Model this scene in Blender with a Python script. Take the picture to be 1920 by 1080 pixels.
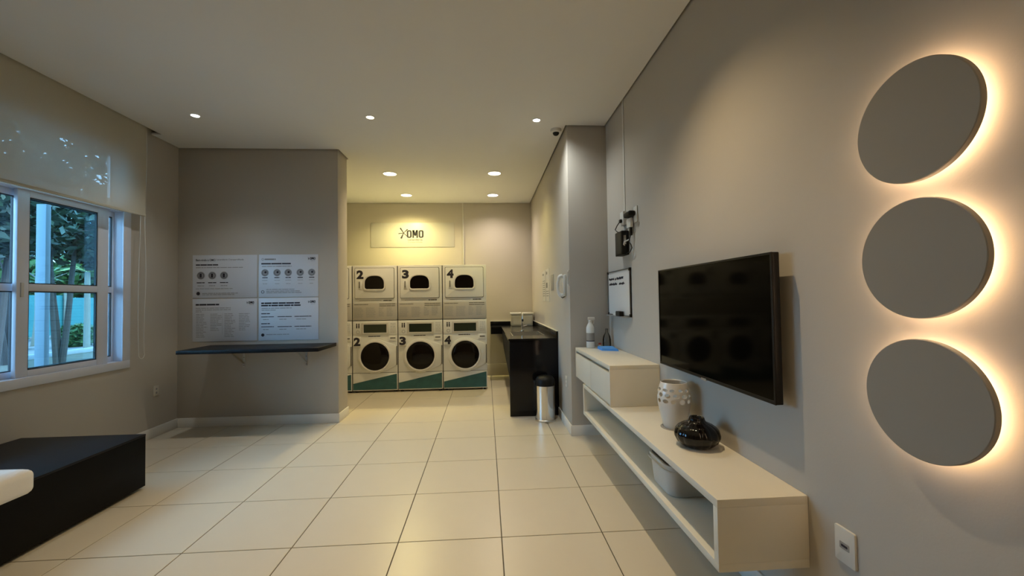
import bpy, bmesh, math, random
from mathutils import Matrix, Vector
PI = math.pi
for o in list(bpy.data.objects): bpy.data.objects.remove(o, do_unlink=True)
scene = bpy.context.scene
COL = scene.collection

# ------------------------------------------------------------------ camera, sky, exposure
cam = bpy.data.cameras.new('camera'); camo = bpy.data.objects.new('camera', cam); COL.objects.link(camo)
cam.sensor_width = 36.0; cam.lens = 781.575 * 36.0 / 1920.0; cam.clip_start = .05; cam.clip_end = 300
R_ = Vector((0.99791888, -0.06280716, -0.01460062)); U_ = Vector((0.01292875, -0.02694357, 0.99955335)); F_ = Vector((0.06317249, 0.99766192, 0.02607548))
m4 = Matrix.Identity(4)
for i in range(3):
    m4[i][0] = R_[i]; m4[i][1] = U_[i]; m4[i][2] = -F_[i]
m4[2][3] = 1.4018
camo.matrix_world = m4
scene.camera = camo
world = bpy.data.worlds.new('sky'); scene.world = world; world.use_nodes = True
wn = world.node_tree.nodes; wl = world.node_tree.links; wn.clear()
wo = wn.new('ShaderNodeOutputWorld'); bg = wn.new('ShaderNodeBackground')
bg.inputs[0].default_value = (.38, .64, 1.0, 1); bg.inputs[1].default_value = 11.0
wl.new(bg.outputs[0], wo.inputs[0])
sun = bpy.data.lights.new('sun', 'SUN'); sun.energy = 4.5; sun.angle = math.radians(1.5); sun.color = (1.0, .95, .86)
suno = bpy.data.objects.new('sun', sun); COL.objects.link(suno)
suno.rotation_euler = Vector((-.62, .25, -.75)).to_track_quat('-Z', 'Y').to_euler()   # from over the house, down on to the garden
scene.view_settings.view_transform = 'Standard'
scene.view_settings.look = 'None'
scene.view_settings.gamma = 1.0
scene.view_settings.use_curve_mapping = False
scene.view_settings.exposure = 0.0

# lamp settings: (x, y, colour, watts, spot angle in degrees)
WARM = (1.0, .76, .43); YEL = (1.0, .85, .34); COOL = (.95, 1.0, .98); NEUT = (1.0, .90, .76)
SMALL = [(-2.735, 4.10, (.97, .99, .97), 38, 106), (-1.10, 4.09, WARM, 48, 112), (.531, 4.107, COOL, 48, 150),
         (-2.735, 2.10, NEUT, 9, 100), (-1.10, 2.10, WARM, 85, 84), (.531, 2.10, WARM, 102, 112),
         (-2.735, .10, NEUT, 9, 100), (-1.10, .10, WARM, 70, 84), (.531, .10, WARM, 34, 118)]
BIG = [(-1.327, 5.93, WARM, 110, 140), (.146, 5.886, YEL, 80, 140), (-1.324, 7.141, YEL, 290, 150), (.144, 7.134, (1.0, .85, .70), 100, 146)]

# ------------------------------------------------------------------ materials
MATS = {}
def mat(name, col, rough=.6, metal=0.0, noise=0.0, nscale=20.0, bump=0.0, bscale=200.0, spec=.5, emit=None, estr=0.0, coat=0.0):
    m = bpy.data.materials.new(name); m.use_nodes = True
    nt = m.node_tree; b = nt.nodes['Principled BSDF']
    c = (*col, 1)
    b.inputs['Base Color'].default_value = c; b.inputs['Roughness'].default_value = rough
    b.inputs['Metallic'].default_value = metal; b.inputs['Specular IOR Level'].default_value = spec
    if coat: b.inputs['Coat Weight'].default_value = coat; b.inputs['Coat Roughness'].default_value = .05
    tc = nt.nodes.new('ShaderNodeTexCoord')
    if noise > 0:
        n = nt.nodes.new('ShaderNodeTexNoise'); n.inputs['Scale'].default_value = nscale; n.inputs['Detail'].default_value = 5
        nt.links.new(tc.outputs['Object'], n.inputs['Vector'])
        mx = nt.nodes.new('ShaderNodeMix'); mx.data_type = 'RGBA'
        mx.inputs[6].default_value = tuple(max(0, v * (1 - noise)) for v in col) + (1,)
        mx.inputs[7].default_value = tuple(min(1, v * (1 + noise)) for v in col) + (1,)
        nt.links.new(n.outputs['Fac'], mx.inputs[0]); nt.links.new(mx.outputs[2], b.inputs['Base Color'])
    if bump > 0:
        n2 = nt.nodes.new('ShaderNodeTexNoise'); n2.inputs['Scale'].default_value = bscale; n2.inputs['Detail'].default_value = 3
        nt.links.new(tc.outputs['Object'], n2.inputs['Vector'])
        bp = nt.nodes.new('ShaderNodeBump'); bp.inputs['Strength'].default_value = bump; bp.inputs['Distance'].default_value = .002
        nt.links.new(n2.outputs['Fac'], bp.inputs['Height']); nt.links.new(bp.outputs['Normal'], b.inputs['Normal'])
    if emit:
        b.inputs['Emission Color'].default_value = (*emit, 1); b.inputs['Emission Strength'].default_value = estr
    MATS[name] = m
    return m
def thin_glass(name, tint, gloss=.06, rough=.0):
    m = bpy.data.materials.new(name); m.use_nodes = True; nt = m.node_tree; nt.nodes.clear()
    o = nt.nodes.new('ShaderNodeOutputMaterial'); t = nt.nodes.new('ShaderNodeBsdfTransparent'); g = nt.nodes.new('ShaderNodeBsdfGlossy')
    t.inputs[0].default_value = (*tint, 1); g.inputs['Roughness'].default_value = rough
    fr = nt.nodes.new('ShaderNodeFresnel'); fr.inputs[0].default_value = 1.22 if gloss < .1 else 1.5
    mx = nt.nodes.new('ShaderNodeMixShader'); nt.links.new(fr.outputs[0], mx.inputs[0])
    nt.links.new(t.outputs[0], mx.inputs[1]); nt.links.new(g.outputs[0], mx.inputs[2]); nt.links.new(mx.outputs[0], o.inputs[0])
    MATS[name] = m; return m
mat('wall', (.475, .435, .375), .85, noise=.03, nscale=3, bump=.12, bscale=160)
mat('ceiling', (.74, .73, .70), .9, noise=.015, nscale=2)
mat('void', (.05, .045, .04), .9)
mat('tile', (.60, .535, .425), .30, noise=.025, nscale=6, spec=.6)
mat('grout', (.10, .085, .06), .9, noise=.2, nscale=30)
mat('base', (.74, .71, .65), .5)
mat('white_paint', (.70, .68, .64), .4)
mat('lacquer', (.72, .68, .58), .38, noise=.015, nscale=5)
mat('lacquer_grey', (.42, .40, .36), .35)
mat('alu', (.62, .64, .70), .35, noise=.02, nscale=10)
mat('dark_olive', (.022, .021, .014), .5)
mat('rubber', (.02, .02, .022), .6)
mat('granite', (.005, .005, .006), .14, noise=.5, nscale=400, spec=.3)
mat('black_wood', (.008, .008, .010), .45, noise=.3, nscale=60, spec=.18)
mat('black_matte', (.0035, .0035, .004), .5, noise=.3, nscale=60, spec=.10)
mat('screen', (.0015, .0015, .0015), .08, spec=.05)
mat('bezel', (.008, .007, .006), .4, spec=.2)
mat('black_plastic', (.007, .007, .0065), .45, spec=.25)
mat('chrome', (.75, .74, .72), .16, metal=1.0)
mat('steel', (.62, .61, .58), .28, metal=1.0, noise=.05, nscale=40)
mat('appliance', (.72, .72, .68), .35)
mat('appliance_dark', (.03, .028, .024), .6)
mat('notice', (.46, .44, .39), .5)
mat('print_grey', (.12, .115, .10), .7)
mat('print_light', (.29, .29, .30), .7)
mat('ink', (.015, .012, .022), .6)
mat('teal', (.025, .105, .11), .5, noise=.45, nscale=9)
mat('door_glass', (.006, .004, .003), .08, spec=.2)
mat('display', (.022, .030, .020), .12)
mat('poster', (.62, .64, .68), .35)
mat('sign_white', (.52, .50, .46), .4)
mat('ceramic_white', (.70, .66, .60), .28, coat=.4)
mat('ceramic_black', (.003, .002, .002), .07, spec=.4, coat=.1)
mat('fabric_white', (.80, .77, .73), .95, noise=.05, nscale=300, bump=.3, bscale=500)
mat('blue_cloth', (.10, .36, .86), .8, noise=.1, nscale=40, bump=.5, bscale=200)
mat('plastic_white', (.66, .65, .61), .4)
mat('plastic_grey', (.55, .53, .48), .45)
mat('plate', (.60, .58, .52), .4)
mat('bottle_white', (.70, .71, .68), .35)
mat('bottle_label', (.30, .28, .25), .6)
mat('red_plastic', (.45, .09, .06), .5)
mat('lens', (1, 1, 1), .4, emit=(1, .95, .86), estr=9)
mat('lens_warm', (1, 1, 1), .4, emit=(1, .88, .60), estr=9)
mat('lens_cool', (1, 1, 1), .4, emit=(.96, .98, 1.0), estr=9)
mat('led', (1, .9, .8), .5, emit=(1.0, .68, .41), estr=24)
mat('lamp_disc_shaded', (.27, .245, .21), .6)  # white lamp face; its shade is put into this grey base colour
thin_glass('pane', (.80, .93, .95))
thin_glass('clear', (.86, .88, .88), gloss=.2)
mat('leaf_dark', (.010, .026, .011), .5, noise=.5, nscale=1.5)
mat('leaf_mid', (.035, .085, .018), .5, noise=.5, nscale=1.5)
mat('leaf_pale', (.16, .22, .02), .5, noise=.4, nscale=1.5)
mat('bark', (.036, .028, .024), .9, noise=.35, nscale=14, bump=.6, bscale=40)
mat('bark_pale', (.16, .155, .13), .9, noise=.2, nscale=10)
mat('path', (.12, .115, .12), .9, noise=.12, nscale=3)
mat('kerb', (.22, .225, .23), .8, noise=.1, nscale=10)
mat('soil', (.05, .045, .028), 1, noise=.4, nscale=6)
mat('turquoise', (.012, .115, .12), .6, noise=.1, nscale=2)
mat('exterior_white', (.15, .165, .19), .5)
mat('yellow', (.75, .62, .03), .5)
def fabric_blind():
    m = bpy.data.materials.new('blind'); m.use_nodes = True; nt = m.node_tree; nt.nodes.clear()
    o = nt.nodes.new('ShaderNodeOutputMaterial'); d = nt.nodes.new('ShaderNodeBsdfDiffuse'); t = nt.nodes.new('ShaderNodeBsdfTranslucent'); x = nt.nodes.new('ShaderNodeBsdfTransparent')
    tc = nt.nodes.new('ShaderNodeTexCoord'); w = nt.nodes.new('ShaderNodeTexNoise'); w.inputs['Scale'].default_value = 260
    nt.links.new(tc.outputs['Object'], w.inputs['Vector'])
    cr = nt.nodes.new('ShaderNodeValToRGB'); cr.color_ramp.elements[0].color = (.52, .48, .38, 1); cr.color_ramp.elements[1].color = (.60, .56, .45, 1)
    nt.links.new(w.outputs['Fac'], cr.inputs[0]); nt.links.new(cr.outputs[0], d.inputs[0])
    t.inputs[0].default_value = (.42, .42, .36, 1); x.inputs[0].default_value = (1, 1, 1, 1)
    m1 = nt.nodes.new('ShaderNodeMixShader'); m1.inputs[0].default_value = .08
    m2 = nt.nodes.new('ShaderNodeMixShader'); m2.inputs[0].default_value = .10
    nt.links.new(d.outputs[0], m1.inputs[1]); nt.links.new(t.outputs[0], m1.inputs[2])
    nt.links.new(m1.outputs[0], m2.inputs[1]); nt.links.new(x.outputs[0], m2.inputs[2]); nt.links.new(m2.outputs[0], o.inputs[0])
    MATS['blind'] = m
fabric_blind()

# ------------------------------------------------------------------ builders
BASE = {}
class MB:
    """collects geometry in world coordinates; build() links it as one mesh object"""
    def __init__(s): s.v = []; s.f = []
    def add(s, vs, fs):
        k = len(s.v); s.v += [tuple(p) for p in vs]; s.f += [tuple(i + k for i in f) for f in fs]; return s
    def box(s, x0, x1, y0, y1, z0, z1):
        return s.add([(x0,y0,z0),(x1,y0,z0),(x1,y1,z0),(x0,y1,z0),(x0,y0,z1),(x1,y0,z1),(x1,y1,z1),(x0,y1,z1)],
                     [(0,3,2,1),(4,5,6,7),(0,1,5,4),(1,2,6,5),(2,3,7,6),(3,0,4,7)])
    def prism(s, poly, o, a, b, n, t):
        """polygon poly (u,v) in the plane o + u a + v b, thickness t along n (outline counter-clockwise seen from n)"""
        o, a, b, n = Vector(o), Vector(a), Vector(b), Vector(n); N = len(poly)
        lo = [o + a * u + b * v for u, v in poly]; hi = [p + n * t for p in lo]
        fs = [tuple(range(N - 1, -1, -1)), tuple(range(N, 2 * N))] + [(i, (i + 1) % N, N + (i + 1) % N, N + i) for i in range(N)]
        return s.add(lo + hi, fs)
    def ring(s, inner, outer, o, a, b, n, t):
        o, a, b, n = Vector(o), Vector(a), Vector(b), Vector(n); N = len(inner)
        P = [o + a*u + b*v for u, v in inner] + [o + a*u + b*v for u, v in outer]
        Q = [p + n * t for p in P]; fs = []
        for i in range(N):
            j = (i + 1) % N
            fs += [(2*N+i, N*3+i, N*3+j, 2*N+j), (i, 2*N+i, 2*N+j, j), (N+i, N+j, 3*N+j, 3*N+i), (i, j, N+j, N+i)]
        return s.add(P + Q, fs)
    def lathe(s, prof, c, axis=(0,0,1), seg=32, lobes=0, amp=0.0, cap=True):
        ax = Vector(axis).normalized(); t = Vector((1,0,0)) if abs(ax.x) < .9 else Vector((0,1,0))
        a = ax.cross(t).normalized(); b = ax.cross(a); c = Vector(c); vs = []; fs = []
        for r, h in prof:
            for k in range(seg):
                th = 2 * PI * k / seg; rr = r
                if lobes: rr = r * (1 - amp + amp * abs(math.cos(lobes * th / 2)) ** .6 * 1.0)
                vs.append(c + ax * h + a * (rr * math.cos(th)) + b * (rr * math.sin(th)))
        for i in range(len(prof) - 1):
            for k in range(seg):
                k2 = (k + 1) % seg; fs.append((i*seg+k, i*seg+k2, (i+1)*seg+k2, (i+1)*seg+k))
        if cap:
            fs.append(tuple(range(seg - 1, -1, -1))); n = (len(prof) - 1) * seg; fs.append(tuple(range(n, n + seg)))
        return s.add(vs, fs)
    def tube(s, pts, r, seg=8):
        pts = [Vector(p) for p in pts]; n = len(pts); rr = r if isinstance(r, (list, tuple)) else [r] * n
        vs = []; fs = []; prev = None
        for i, p in enumerate(pts):
            d = (pts[min(i+1, n-1)] - pts[max(i-1, 0)]).normalized()
            if prev is None: t = Vector((0,0,1)) if abs(d.z) < .9 else Vector((1,0,0)); a = d.cross(t).normalized()
            else: a = (prev - d * prev.dot(d)).normalized()
            prev = a; b = d.cross(a)
            for k in range(seg):
                th = 2*PI*k/seg; vs.append(p + (a*math.cos(th) + b*math.sin(th)) * rr[i])
        for i in range(n - 1):
            for k in range(seg):
                k2 = (k+1) % seg; fs.append((i*seg+k, i*seg+k2, (i+1)*seg+k2, (i+1)*seg+k))
        fs.append(tuple(range(seg-1, -1, -1))); fs.append(tuple(range((n-1)*seg, n*seg)))
        return s.add(vs, fs)
    def mesh(s, name, off=(0,0,0), bevel=0, bseg=2, smooth=True, ang=35):
        off = Vector(off); me = bpy.data.meshes.new(name)
        me.from_pydata([Vector(p) - off for p in s.v], [], s.f)
        bm = bmesh.new(); bm.from_mesh(me)
        bmesh.ops.recalc_face_normals(bm, faces=bm.faces)
        if bevel:
            es = [e for e in bm.edges if len(e.link_faces) == 2 and e.calc_face_angle(0) > .5]
            bmesh.ops.bevel(bm, geom=es, offset=bevel, segments=bseg, profile=.5, affect='EDGES', clamp_overlap=True)
        bm.to_mesh(me); bm.free()
        if smooth:
            for p in me.polygons: p.use_smooth = True
            me.set_sharp_from_angle(angle=math.radians(ang))
        return me
    def build(s, name, material, parent=None, base=None, bevel=0, bseg=2, smooth=True, ang=35):
        off = Vector(BASE[parent.name]) if parent else Vector(base if base else (0,0,0))
        me = s.mesh(name, off, bevel, bseg, smooth, ang)
        me.materials.append(MATS[material])
        o = bpy.data.objects.new(name, me); COL.objects.link(o)
        if parent: o.parent = parent
        else: o.location = off
        BASE[o.name] = tuple(off)
        return o
def thing(name, label, cat, loc, group=None):
    o = bpy.data.objects.new(name, None); COL.objects.link(o); o.location = loc; o.empty_display_size = .05
    o['label'] = label; o['category'] = cat
    if group: o['group'] = group
    BASE[o.name] = tuple(loc); return o
def tag(o, label, cat, group=None, kind=None):
    o['label'] = label; o['category'] = cat
    if group: o['group'] = group
    if kind: o['kind'] = kind
    return o
def struct(o, label=None, cat=None):
    o['kind'] = 'structure'
    if label: o['label'] = label
    if cat: o['category'] = cat
    return o
def stuff(o):
    o['kind'] = 'stuff'; return o
def rrect(u0, u1, v0, v1, r, n=4):
    P = []
    for cx, cy, a0 in ((u1-r, v0+r, -90), (u1-r, v1-r, 0), (u0+r, v1-r, 90), (u0+r, v0+r, 180)):
        for k in range(n + 1):
            a = math.radians(a0 + 90 * k / n); P.append((cx + r*math.cos(a), cy + r*math.sin(a)))
    return P
def circ(cu, cv, r, n=32, r2=None): return [(cu + r*math.cos(2*PI*k/n), cv + (r2 or r)*math.sin(2*PI*k/n)) for k in range(n)]
def text_geo(txt, h, bold=0.0, res=3):
    c = bpy.data.curves.new('t', 'FONT'); c.body = txt; c.size = 1; c.offset = bold; c.resolution_u = res; c.fill_mode = 'FRONT'
    o = bpy.data.objects.new('t', c); COL.objects.link(o)
    dg = bpy.context.evaluated_depsgraph_get(); me = bpy.data.meshes.new_from_object(o.evaluated_get(dg))
    vs = [v.co.copy() for v in me.vertices]; fs = [tuple(p.vertices) for p in me.polygons]
    bpy.data.objects.remove(o); bpy.data.curves.remove(c); bpy.data.meshes.remove(me)
    x0 = min(v.x for v in vs); y0 = min(v.y for v in vs); y1 = max(v.y for v in vs); k = h / (y1 - y0)
    return [((v.x - x0) * k, (v.y - y0) * k) for v in vs], fs, (max(v.x for v in vs) - x0) * k
def put_text(mb, txt, h, o, a, b, width=None, bold=0.0):
    p, f, w = text_geo(txt, h, bold); o, a, b = Vector(o), Vector(a), Vector(b); s = (width / w) if width else 1
    mb.add([o + a * (u * s) + b * v for u, v in p], f); return mb
def omo(mb, o, a, b, w, h):
    """condensed heavy logo letters as flat shapes"""
    n = Vector(a).cross(Vector(b)); lw = w*.30; st = lw*.34
    for u in (0, w - lw):
        mb.ring(rrect(u+st, u+lw-st, h*.17, h*.83, lw*.13), rrect(u, u+lw, 0, h, lw*.36), o, a, b, n, .0005)
    u0 = w*.335; u1 = w*.665; t = st*.95; c = (u0+u1)/2
    for P in ([(u0,0),(u0+t,0),(u0+t,h),(u0,h)], [(u1-t,0),(u1,0),(u1,h),(u1-t,h)], [(c-t*.5,h*.28),(c+t*.5,h*.28),(u0+t*1.25,h),(u0,h)], [(c-t*.5,h*.28),(c+t*.5,h*.28),(u1,h),(u1-t*1.25,h)]):
        mb.prism(P, o, a, b, n, .0005)
    return mb
def bars(mb, rng, o, a, b, u0, u1, v, h, word=.03, gap=.008):
    """a line of print too small to read: one flat strip per word"""
    o, a, b = Vector(o), Vector(a), Vector(b); u = u0
    while u < u1 - .004:
        w = min(u1 - u, word * rng.uniform(.4, 1.5))
        mb.add([o + a*u + b*v, o + a*(u+w) + b*v, o + a*(u+w) + b*(v+h), o + a*u + b*(v+h)], [(0,1,2,3)])
        u += w + gap
    return mb
X, Y, Z = Vector((1,0,0)), Vector((0,1,0)), Vector((0,0,1))

# ------------------------------------------------------------------ the room
XR, XL, YS, YB, XP, YP, XS, ZC = 1.272, -3.51, 4.99, 7.73, .862, 4.24, -1.72, 3.19
Y0 = -1.6; ZW = 3.30; XA = -2.80
fl = struct(MB().box(-3.7, 1.5, Y0 - .15, 7.9, -.12, -.003).build('floor', 'grout'), 'cream porcelain tile floor with dark grout joints', 'floor')
TX, TY, TS, G = -.5243, 2.4924, .60, .006
def tile_mesh(w, d):
    return MB().box(0, w, 0, d, -.010, 0).mesh('tile', bevel=.0012, bseg=1, smooth=False)
tm_full = tile_mesh(TS - G, TS - G); tm_full.materials.append(MATS['tile'])
i0 = math.floor((XL - TX) / TS); i1 = math.ceil((XR - TX) / TS); j0 = math.floor((Y0 - TY) / TS); j1 = math.ceil((YB - TY) / TS)
for i in range(i0, i1):
    for j in range(j0, j1):
        xa, xb = max(TX + i*TS + G/2, XL), min(TX + (i+1)*TS - G/2, XR)
        ya, yb = max(TY + j*TS + G/2, Y0), min(TY + (j+1)*TS - G/2, YB)
        if xb - xa < .01 or yb - ya < .01: continue
        if ya > YP and xa > XP: continue
        if ya > YS + .1 and xb < XA: continue
        if abs(xb - xa - TS + G) < 1e-4 and abs(yb - ya - TS + G) < 1e-4: me = tm_full
        else:
            me = tile_mesh(xb - xa, yb - ya); me.materials.append(MATS['tile'])
        t = bpy.data.objects.new('tile', me); COL.objects.link(t); t.parent = fl; t.location = (xa, ya, 0)
# window opening in the left wall
WY0, WY1, WZ0, WZ1 = 2.05, 4.30, .82, 2.92
wleft = MB()
wleft.box(XL-.18, XL, Y0, WY0, 0, ZW).box(XL-.18, XL, WY1, YS, 0, ZW).box(XL-.18, XL, WY0, WY1, 0, WZ0).box(XL-.18, XL, WY0, WY1, WZ1, ZW)
struct(wleft.build('wall_left', 'wall'), 'taupe wall around the sliding window on the left', 'wall')
struct(MB().box(XR, XR+.18, Y0, YP, 0, ZW).build('wall_right', 'wall'), 'taupe wall carrying the television and the three disc lamps', 'wall')
struct(MB().box(XP, XR+.18, YP, YB, 0, ZW).build('wall_pillar', 'wall', bevel=.004), 'projecting taupe wall at the end of the floating console', 'wall')
struct(MB().box(XL-.18, XS, YS, YS+.32, 0, ZW).build('wall_partition', 'wall', bevel=.004), 'taupe partition wall behind the black shelf and posters', 'wall')
struct(MB().box(XA-.15, XA, YS+.32, YB, 0, ZW).build('wall_alcove_left', 'wall'), 'taupe side wall of the laundry alcove behind the partition', 'wall')
struct(MB().box(XA-.15, XR+.18, YB, YB+.15, 0, ZW).build('wall_back', 'wall'), 'taupe back wall of the laundry alcove above the machines', 'wall')
struct(MB().box(XL-.18, XR+.18, Y0-.15, Y0, 0, ZW).build('wall_rear', 'wall'), 'taupe wall behind the viewer', 'wall')
# ceiling: slab held off the walls by a shadow gap, with a slot over the roller blind
g = .016; s_ = XL + .115; ye = 4.58
outline = [(s_, Y0+g), (XR-g, Y0+g), (XR-g, YP-g), (XP-g, YP-g), (XP-g, YB-g), (XA+g, YB-g), (XA+g, YS+.32+g), (XS+g, YS+.32+g), (XS+g, YS-g), (XL+g, YS-g), (XL+g, ye), (s_, ye)]
struct(MB().prism(outline, (0,0,ZC), X, Y, Z, .02).build('ceiling', 'ceiling', smooth=False), 'flat white plaster ceiling with a shadow gap at the walls', 'ceiling')
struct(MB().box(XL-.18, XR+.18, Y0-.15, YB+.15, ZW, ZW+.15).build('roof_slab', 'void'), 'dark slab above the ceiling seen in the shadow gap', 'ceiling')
# baseboards
bh = .105; bt = .014
struct(MB().box(XL, XL+bt, Y0, YS, 0, bh).build('baseboard_left', 'base', bevel=.004))
struct(MB().box(XL+bt, XS+bt, YS-bt, YS, 0, bh).box(XS, XS+bt, YS, YS+.32, 0, bh).build('baseboard_partition', 'base', bevel=.004))
struct(MB().box(XP-bt, XR-bt, YP-bt, YP, 0, bh).box(XP-bt, XP, YP, 4.97, 0, bh).build('baseboard_pillar', 'base', bevel=.004))
struct(MB().box(XR-bt, XR, Y0, YP, 0, bh).build('baseboard_right', 'base', bevel=.004))
struct(MB().box(XA, XP, YB-bt, YB, 0, .21).build('baseboard_back', 'wall', bevel=.004))

# ------------------------------------------------------------------ window
xw = XL
win = bpy.data.objects.new('window_1', None); COL.objects.link(win); BASE['window_1'] = (0,0,0); win['kind'] = 'structure'
win['label'] = 'white aluminium sliding window half covered by the roller blind'; win['category'] = 'window'
cz0, cz1, cy0, cy1 = .783, 2.96, WY0 - .04, 4.345
MB().box(xw, xw+.012, cy0, cy1, cz0, cz0+.075).build('casing', 'alu', win, bevel=.003)
MB().box(xw, xw+.012, cy0, cy1, cz1-.07, cz1).build('casing', 'alu', win, bevel=.003)
MB().box(xw, xw+.012, cy1-.085, cy1, cz0+.075, cz1-.07).build('casing', 'alu', win, bevel=.003)
MB().box(xw, xw+.012, cy0, cy0+.085, cz0+.075, cz1-.07).build('casing', 'alu', win, bevel=.003)
MB().box(xw-.14, xw, WY0, WY1, WZ0, WZ0+.035).build('window_track', 'alu', win, bevel=.003)
MB().box(xw-.14, xw, WY0, WY1, WZ1-.035, WZ1).build('window_track', 'alu', win, bevel=.003)
MB().box(xw-.14, xw, WY1-.028, WY1, WZ0, WZ1).build('window_jamb', 'alu', win, bevel=.003)
MB().box(xw-.14, xw, WY0, WY0+.035, WZ0, WZ1).build('window_jamb', 'alu', win, bevel=.003)
MB().box(xw-.14, xw-.002, WY0, WY1, 2.30, 2.36).build('transom_bar', 'alu', win, bevel=.003)
def sash(ya, yb, za, zb, x, st, rail=None, stl=None):
    t = .032; stl = stl or st
    f = MB().box(x-t, x, ya, ya+stl, za, zb).box(x-t, x, yb-st, yb, za, zb).box(x-t, x, ya+stl, yb-st, za, za+.05).box(x-t, x, ya+stl, yb-st, zb-.05, zb)
    if rail: f.box(x-t, x, ya+stl, yb-st, rail-.028, rail+.028)
    fo = f.build('sash', 'alu', win, bevel=.003)
    cuts = [(za+.05, rail-.028), (rail+.028, zb-.05)] if rail else [(za+.05, zb-.05)]
    for a, b in cuts:
        MB().box(x-t*.6, x-t*.4, ya+stl, yb-st, a, b).build('pane', 'pane', fo, smooth=False)
        MB().box(x-t*.8, x-t*.2, ya+stl, ya+stl+.008, a, b).box(x-t*.8, x-t*.2, yb-st-.008, yb-st, a, b).box(x-t*.8, x-t*.2, ya+stl+.008, yb-st-.008, a, a+.008).box(x-t*.8, x-t*.2, ya+stl+.008, yb-st-.008, b-.008, b).build('gasket', 'rubber', fo, smooth=False)
    return fo
sA = sash(3.38, 4.15, WZ0+.035, 2.30, xw-.03, .11, 1.545, .085)
MB().box(xw-.032, xw-.022, 3.405, 3.425, 1.47, 1.58).build('latch', 'plastic_grey', sA, bevel=.002)
sash(3.47, 4.272, WZ0+.035, 2.30, xw-.085, .02, 1.545, .05)
sash(2.085, 2.80, WZ0+.035, 2.30, xw-.03, .07, 1.545)
sash(2.72, 3.44, WZ0+.035, 2.30, xw-.085, .025, 1.545, .05)
sash(2.085, 3.15, 2.36, WZ1-.035, xw-.05, .05)
sash(3.15, 4.265, 2.36, WZ1-.035, xw-.05, .05)
MB().box(xw-.34, xw-.14, WY0-.1, WY1+.1, WZ0-.05, WZ0+.022).build('outer_sill', 'exterior_white', win, bevel=.004)

# roller blind, with its bottom bar and bead cord
bl = thing('roller_blind', 'beige translucent roller blind hanging over the upper window', 'blind', (XL+.1, 3.3, 2.28))
bx = XL + .1
cloth = MB(); ny, nz = 24, 12; rng = random.Random(5)
ya, yb, za, zb = 1.95, 4.405, 2.30, 3.27
vs = []; fs = []
for j in range(nz+1):
    for i in range(ny+1):
        y = ya + (yb-ya)*i/ny; z = za + (zb-za)*j/nz
        vs.append((bx + .003*math.sin(y*3.1)*math.sin(z*2.2), y, z))
for j in range(nz):
    for i in range(ny):
        k = j*(ny+1)+i; fs.append((k, k+1, k+ny+2, k+ny+1))
cloth.add(vs, fs).build('blind_fabric', 'blind', bl)
MB().box(bx-.006, bx+.006, ya, yb, 2.283, 2.306).build('bottom_bar', 'blind', bl, bevel=.004)
MB().lathe([(.022, 0), (.022, yb-ya)], (bx-.022, ya, 3.262), axis=(0,1,0), seg=16).build('roller_tube', 'alu', bl)
pts = []
for k in range(0, 25): pts.append((bx-.02, 4.43 + .01*math.sin(k*.5), 3.2 - k*(3.2-.92)/24))
for k in range(1, 8):
    a = PI*k/8; pts.append((bx-.02, 4.395+.04*math.cos(a), .92-.06*math.sin(a)))
for k in range(0, 25): pts.append((bx-.02, 4.358 - .012*math.sin(k*.3), .92 + k*(3.2-.92)/24))
MB().tube(pts, .0028, 6).build('bead_cord', 'plastic_white', bl)

# ------------------------------------------------------------------ ceiling lights
LENS = {WARM: 'lens_warm', YEL: 'lens_warm'}
names_s = ['small bright white downlight nearest the window in the ceiling', 'small bright downlight in the middle of the main ceiling', 'small bright white downlight beside the dome camera',
           'small downlight over the black bench', 'small downlight over the middle of the near floor', 'small downlight over the floating console',
           'small downlight at the rear by the window', 'small downlight at the rear middle', 'small downlight at the rear by the disc lamps']
names_b = ['large warm downlight in the alcove ceiling nearest the partition', 'large warm downlight in the alcove ceiling nearest the sink wall', 'smaller looking yellow downlight above the washing machine sign', 'white downlight at the back of the alcove above the sink']
def downlight(x, y, col, watts, ang, r, label, group):
    t = thing('ceiling_light', label, 'light', (x, y, ZC), group)
    MB().ring(circ(0, 0, r, 32), circ(0, 0, r*1.22, 32), (x, y, ZC-.001), X, -Y, -Z, .004).build('trim_ring', 'white_paint', t)
    lens = 'lens_warm' if col in (WARM, YEL) else ('lens_cool' if col == COOL or col[2] > .9 else 'lens')
    MB().lathe([(r, 0), (r*.9, .0015), (r*.3, .003)], (x, y, ZC-.0005), axis=(0,0,-1), seg=32).build('lens', lens, t)
    l = bpy.data.lights.new('bulb', 'SPOT'); l.energy = watts; l.color = col; l.spot_size = math.radians(ang); l.spot_blend = 1.0; l.shadow_soft_size = r*.55
    lo = bpy.data.objects.new('bulb', l); COL.objects.link(lo); lo.parent = t; lo.location = (0, 0, -.012)
for (x, y, c, w, a), n in zip(SMALL, names_s): downlight(x, y, c, w, a, .036, n, 'small downlights of the main room')
for (x, y, c, w, a), n in zip(BIG, names_b): downlight(x, y, c, w, a, .088, n, 'large downlights of the alcove')
dc = thing('dome_camera', 'small white dome security camera on the ceiling by the projecting wall', 'camera', (.765, 4.335, ZC))
MB().lathe([(.058, 0), (.060, .012), (.054, .030), (.040, .036)], (.765, 4.335, ZC), axis=(0,0,-1), seg=24).build('housing', 'plastic_white', dc)
MB().lathe([(.034, .034), (.033, .048), (.024, .060), (.010, .067), (.003, .068)], (.765, 4.335, ZC), axis=(0,0,-1), seg=20).build('lens_dome', 'black_plastic', dc)

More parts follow.
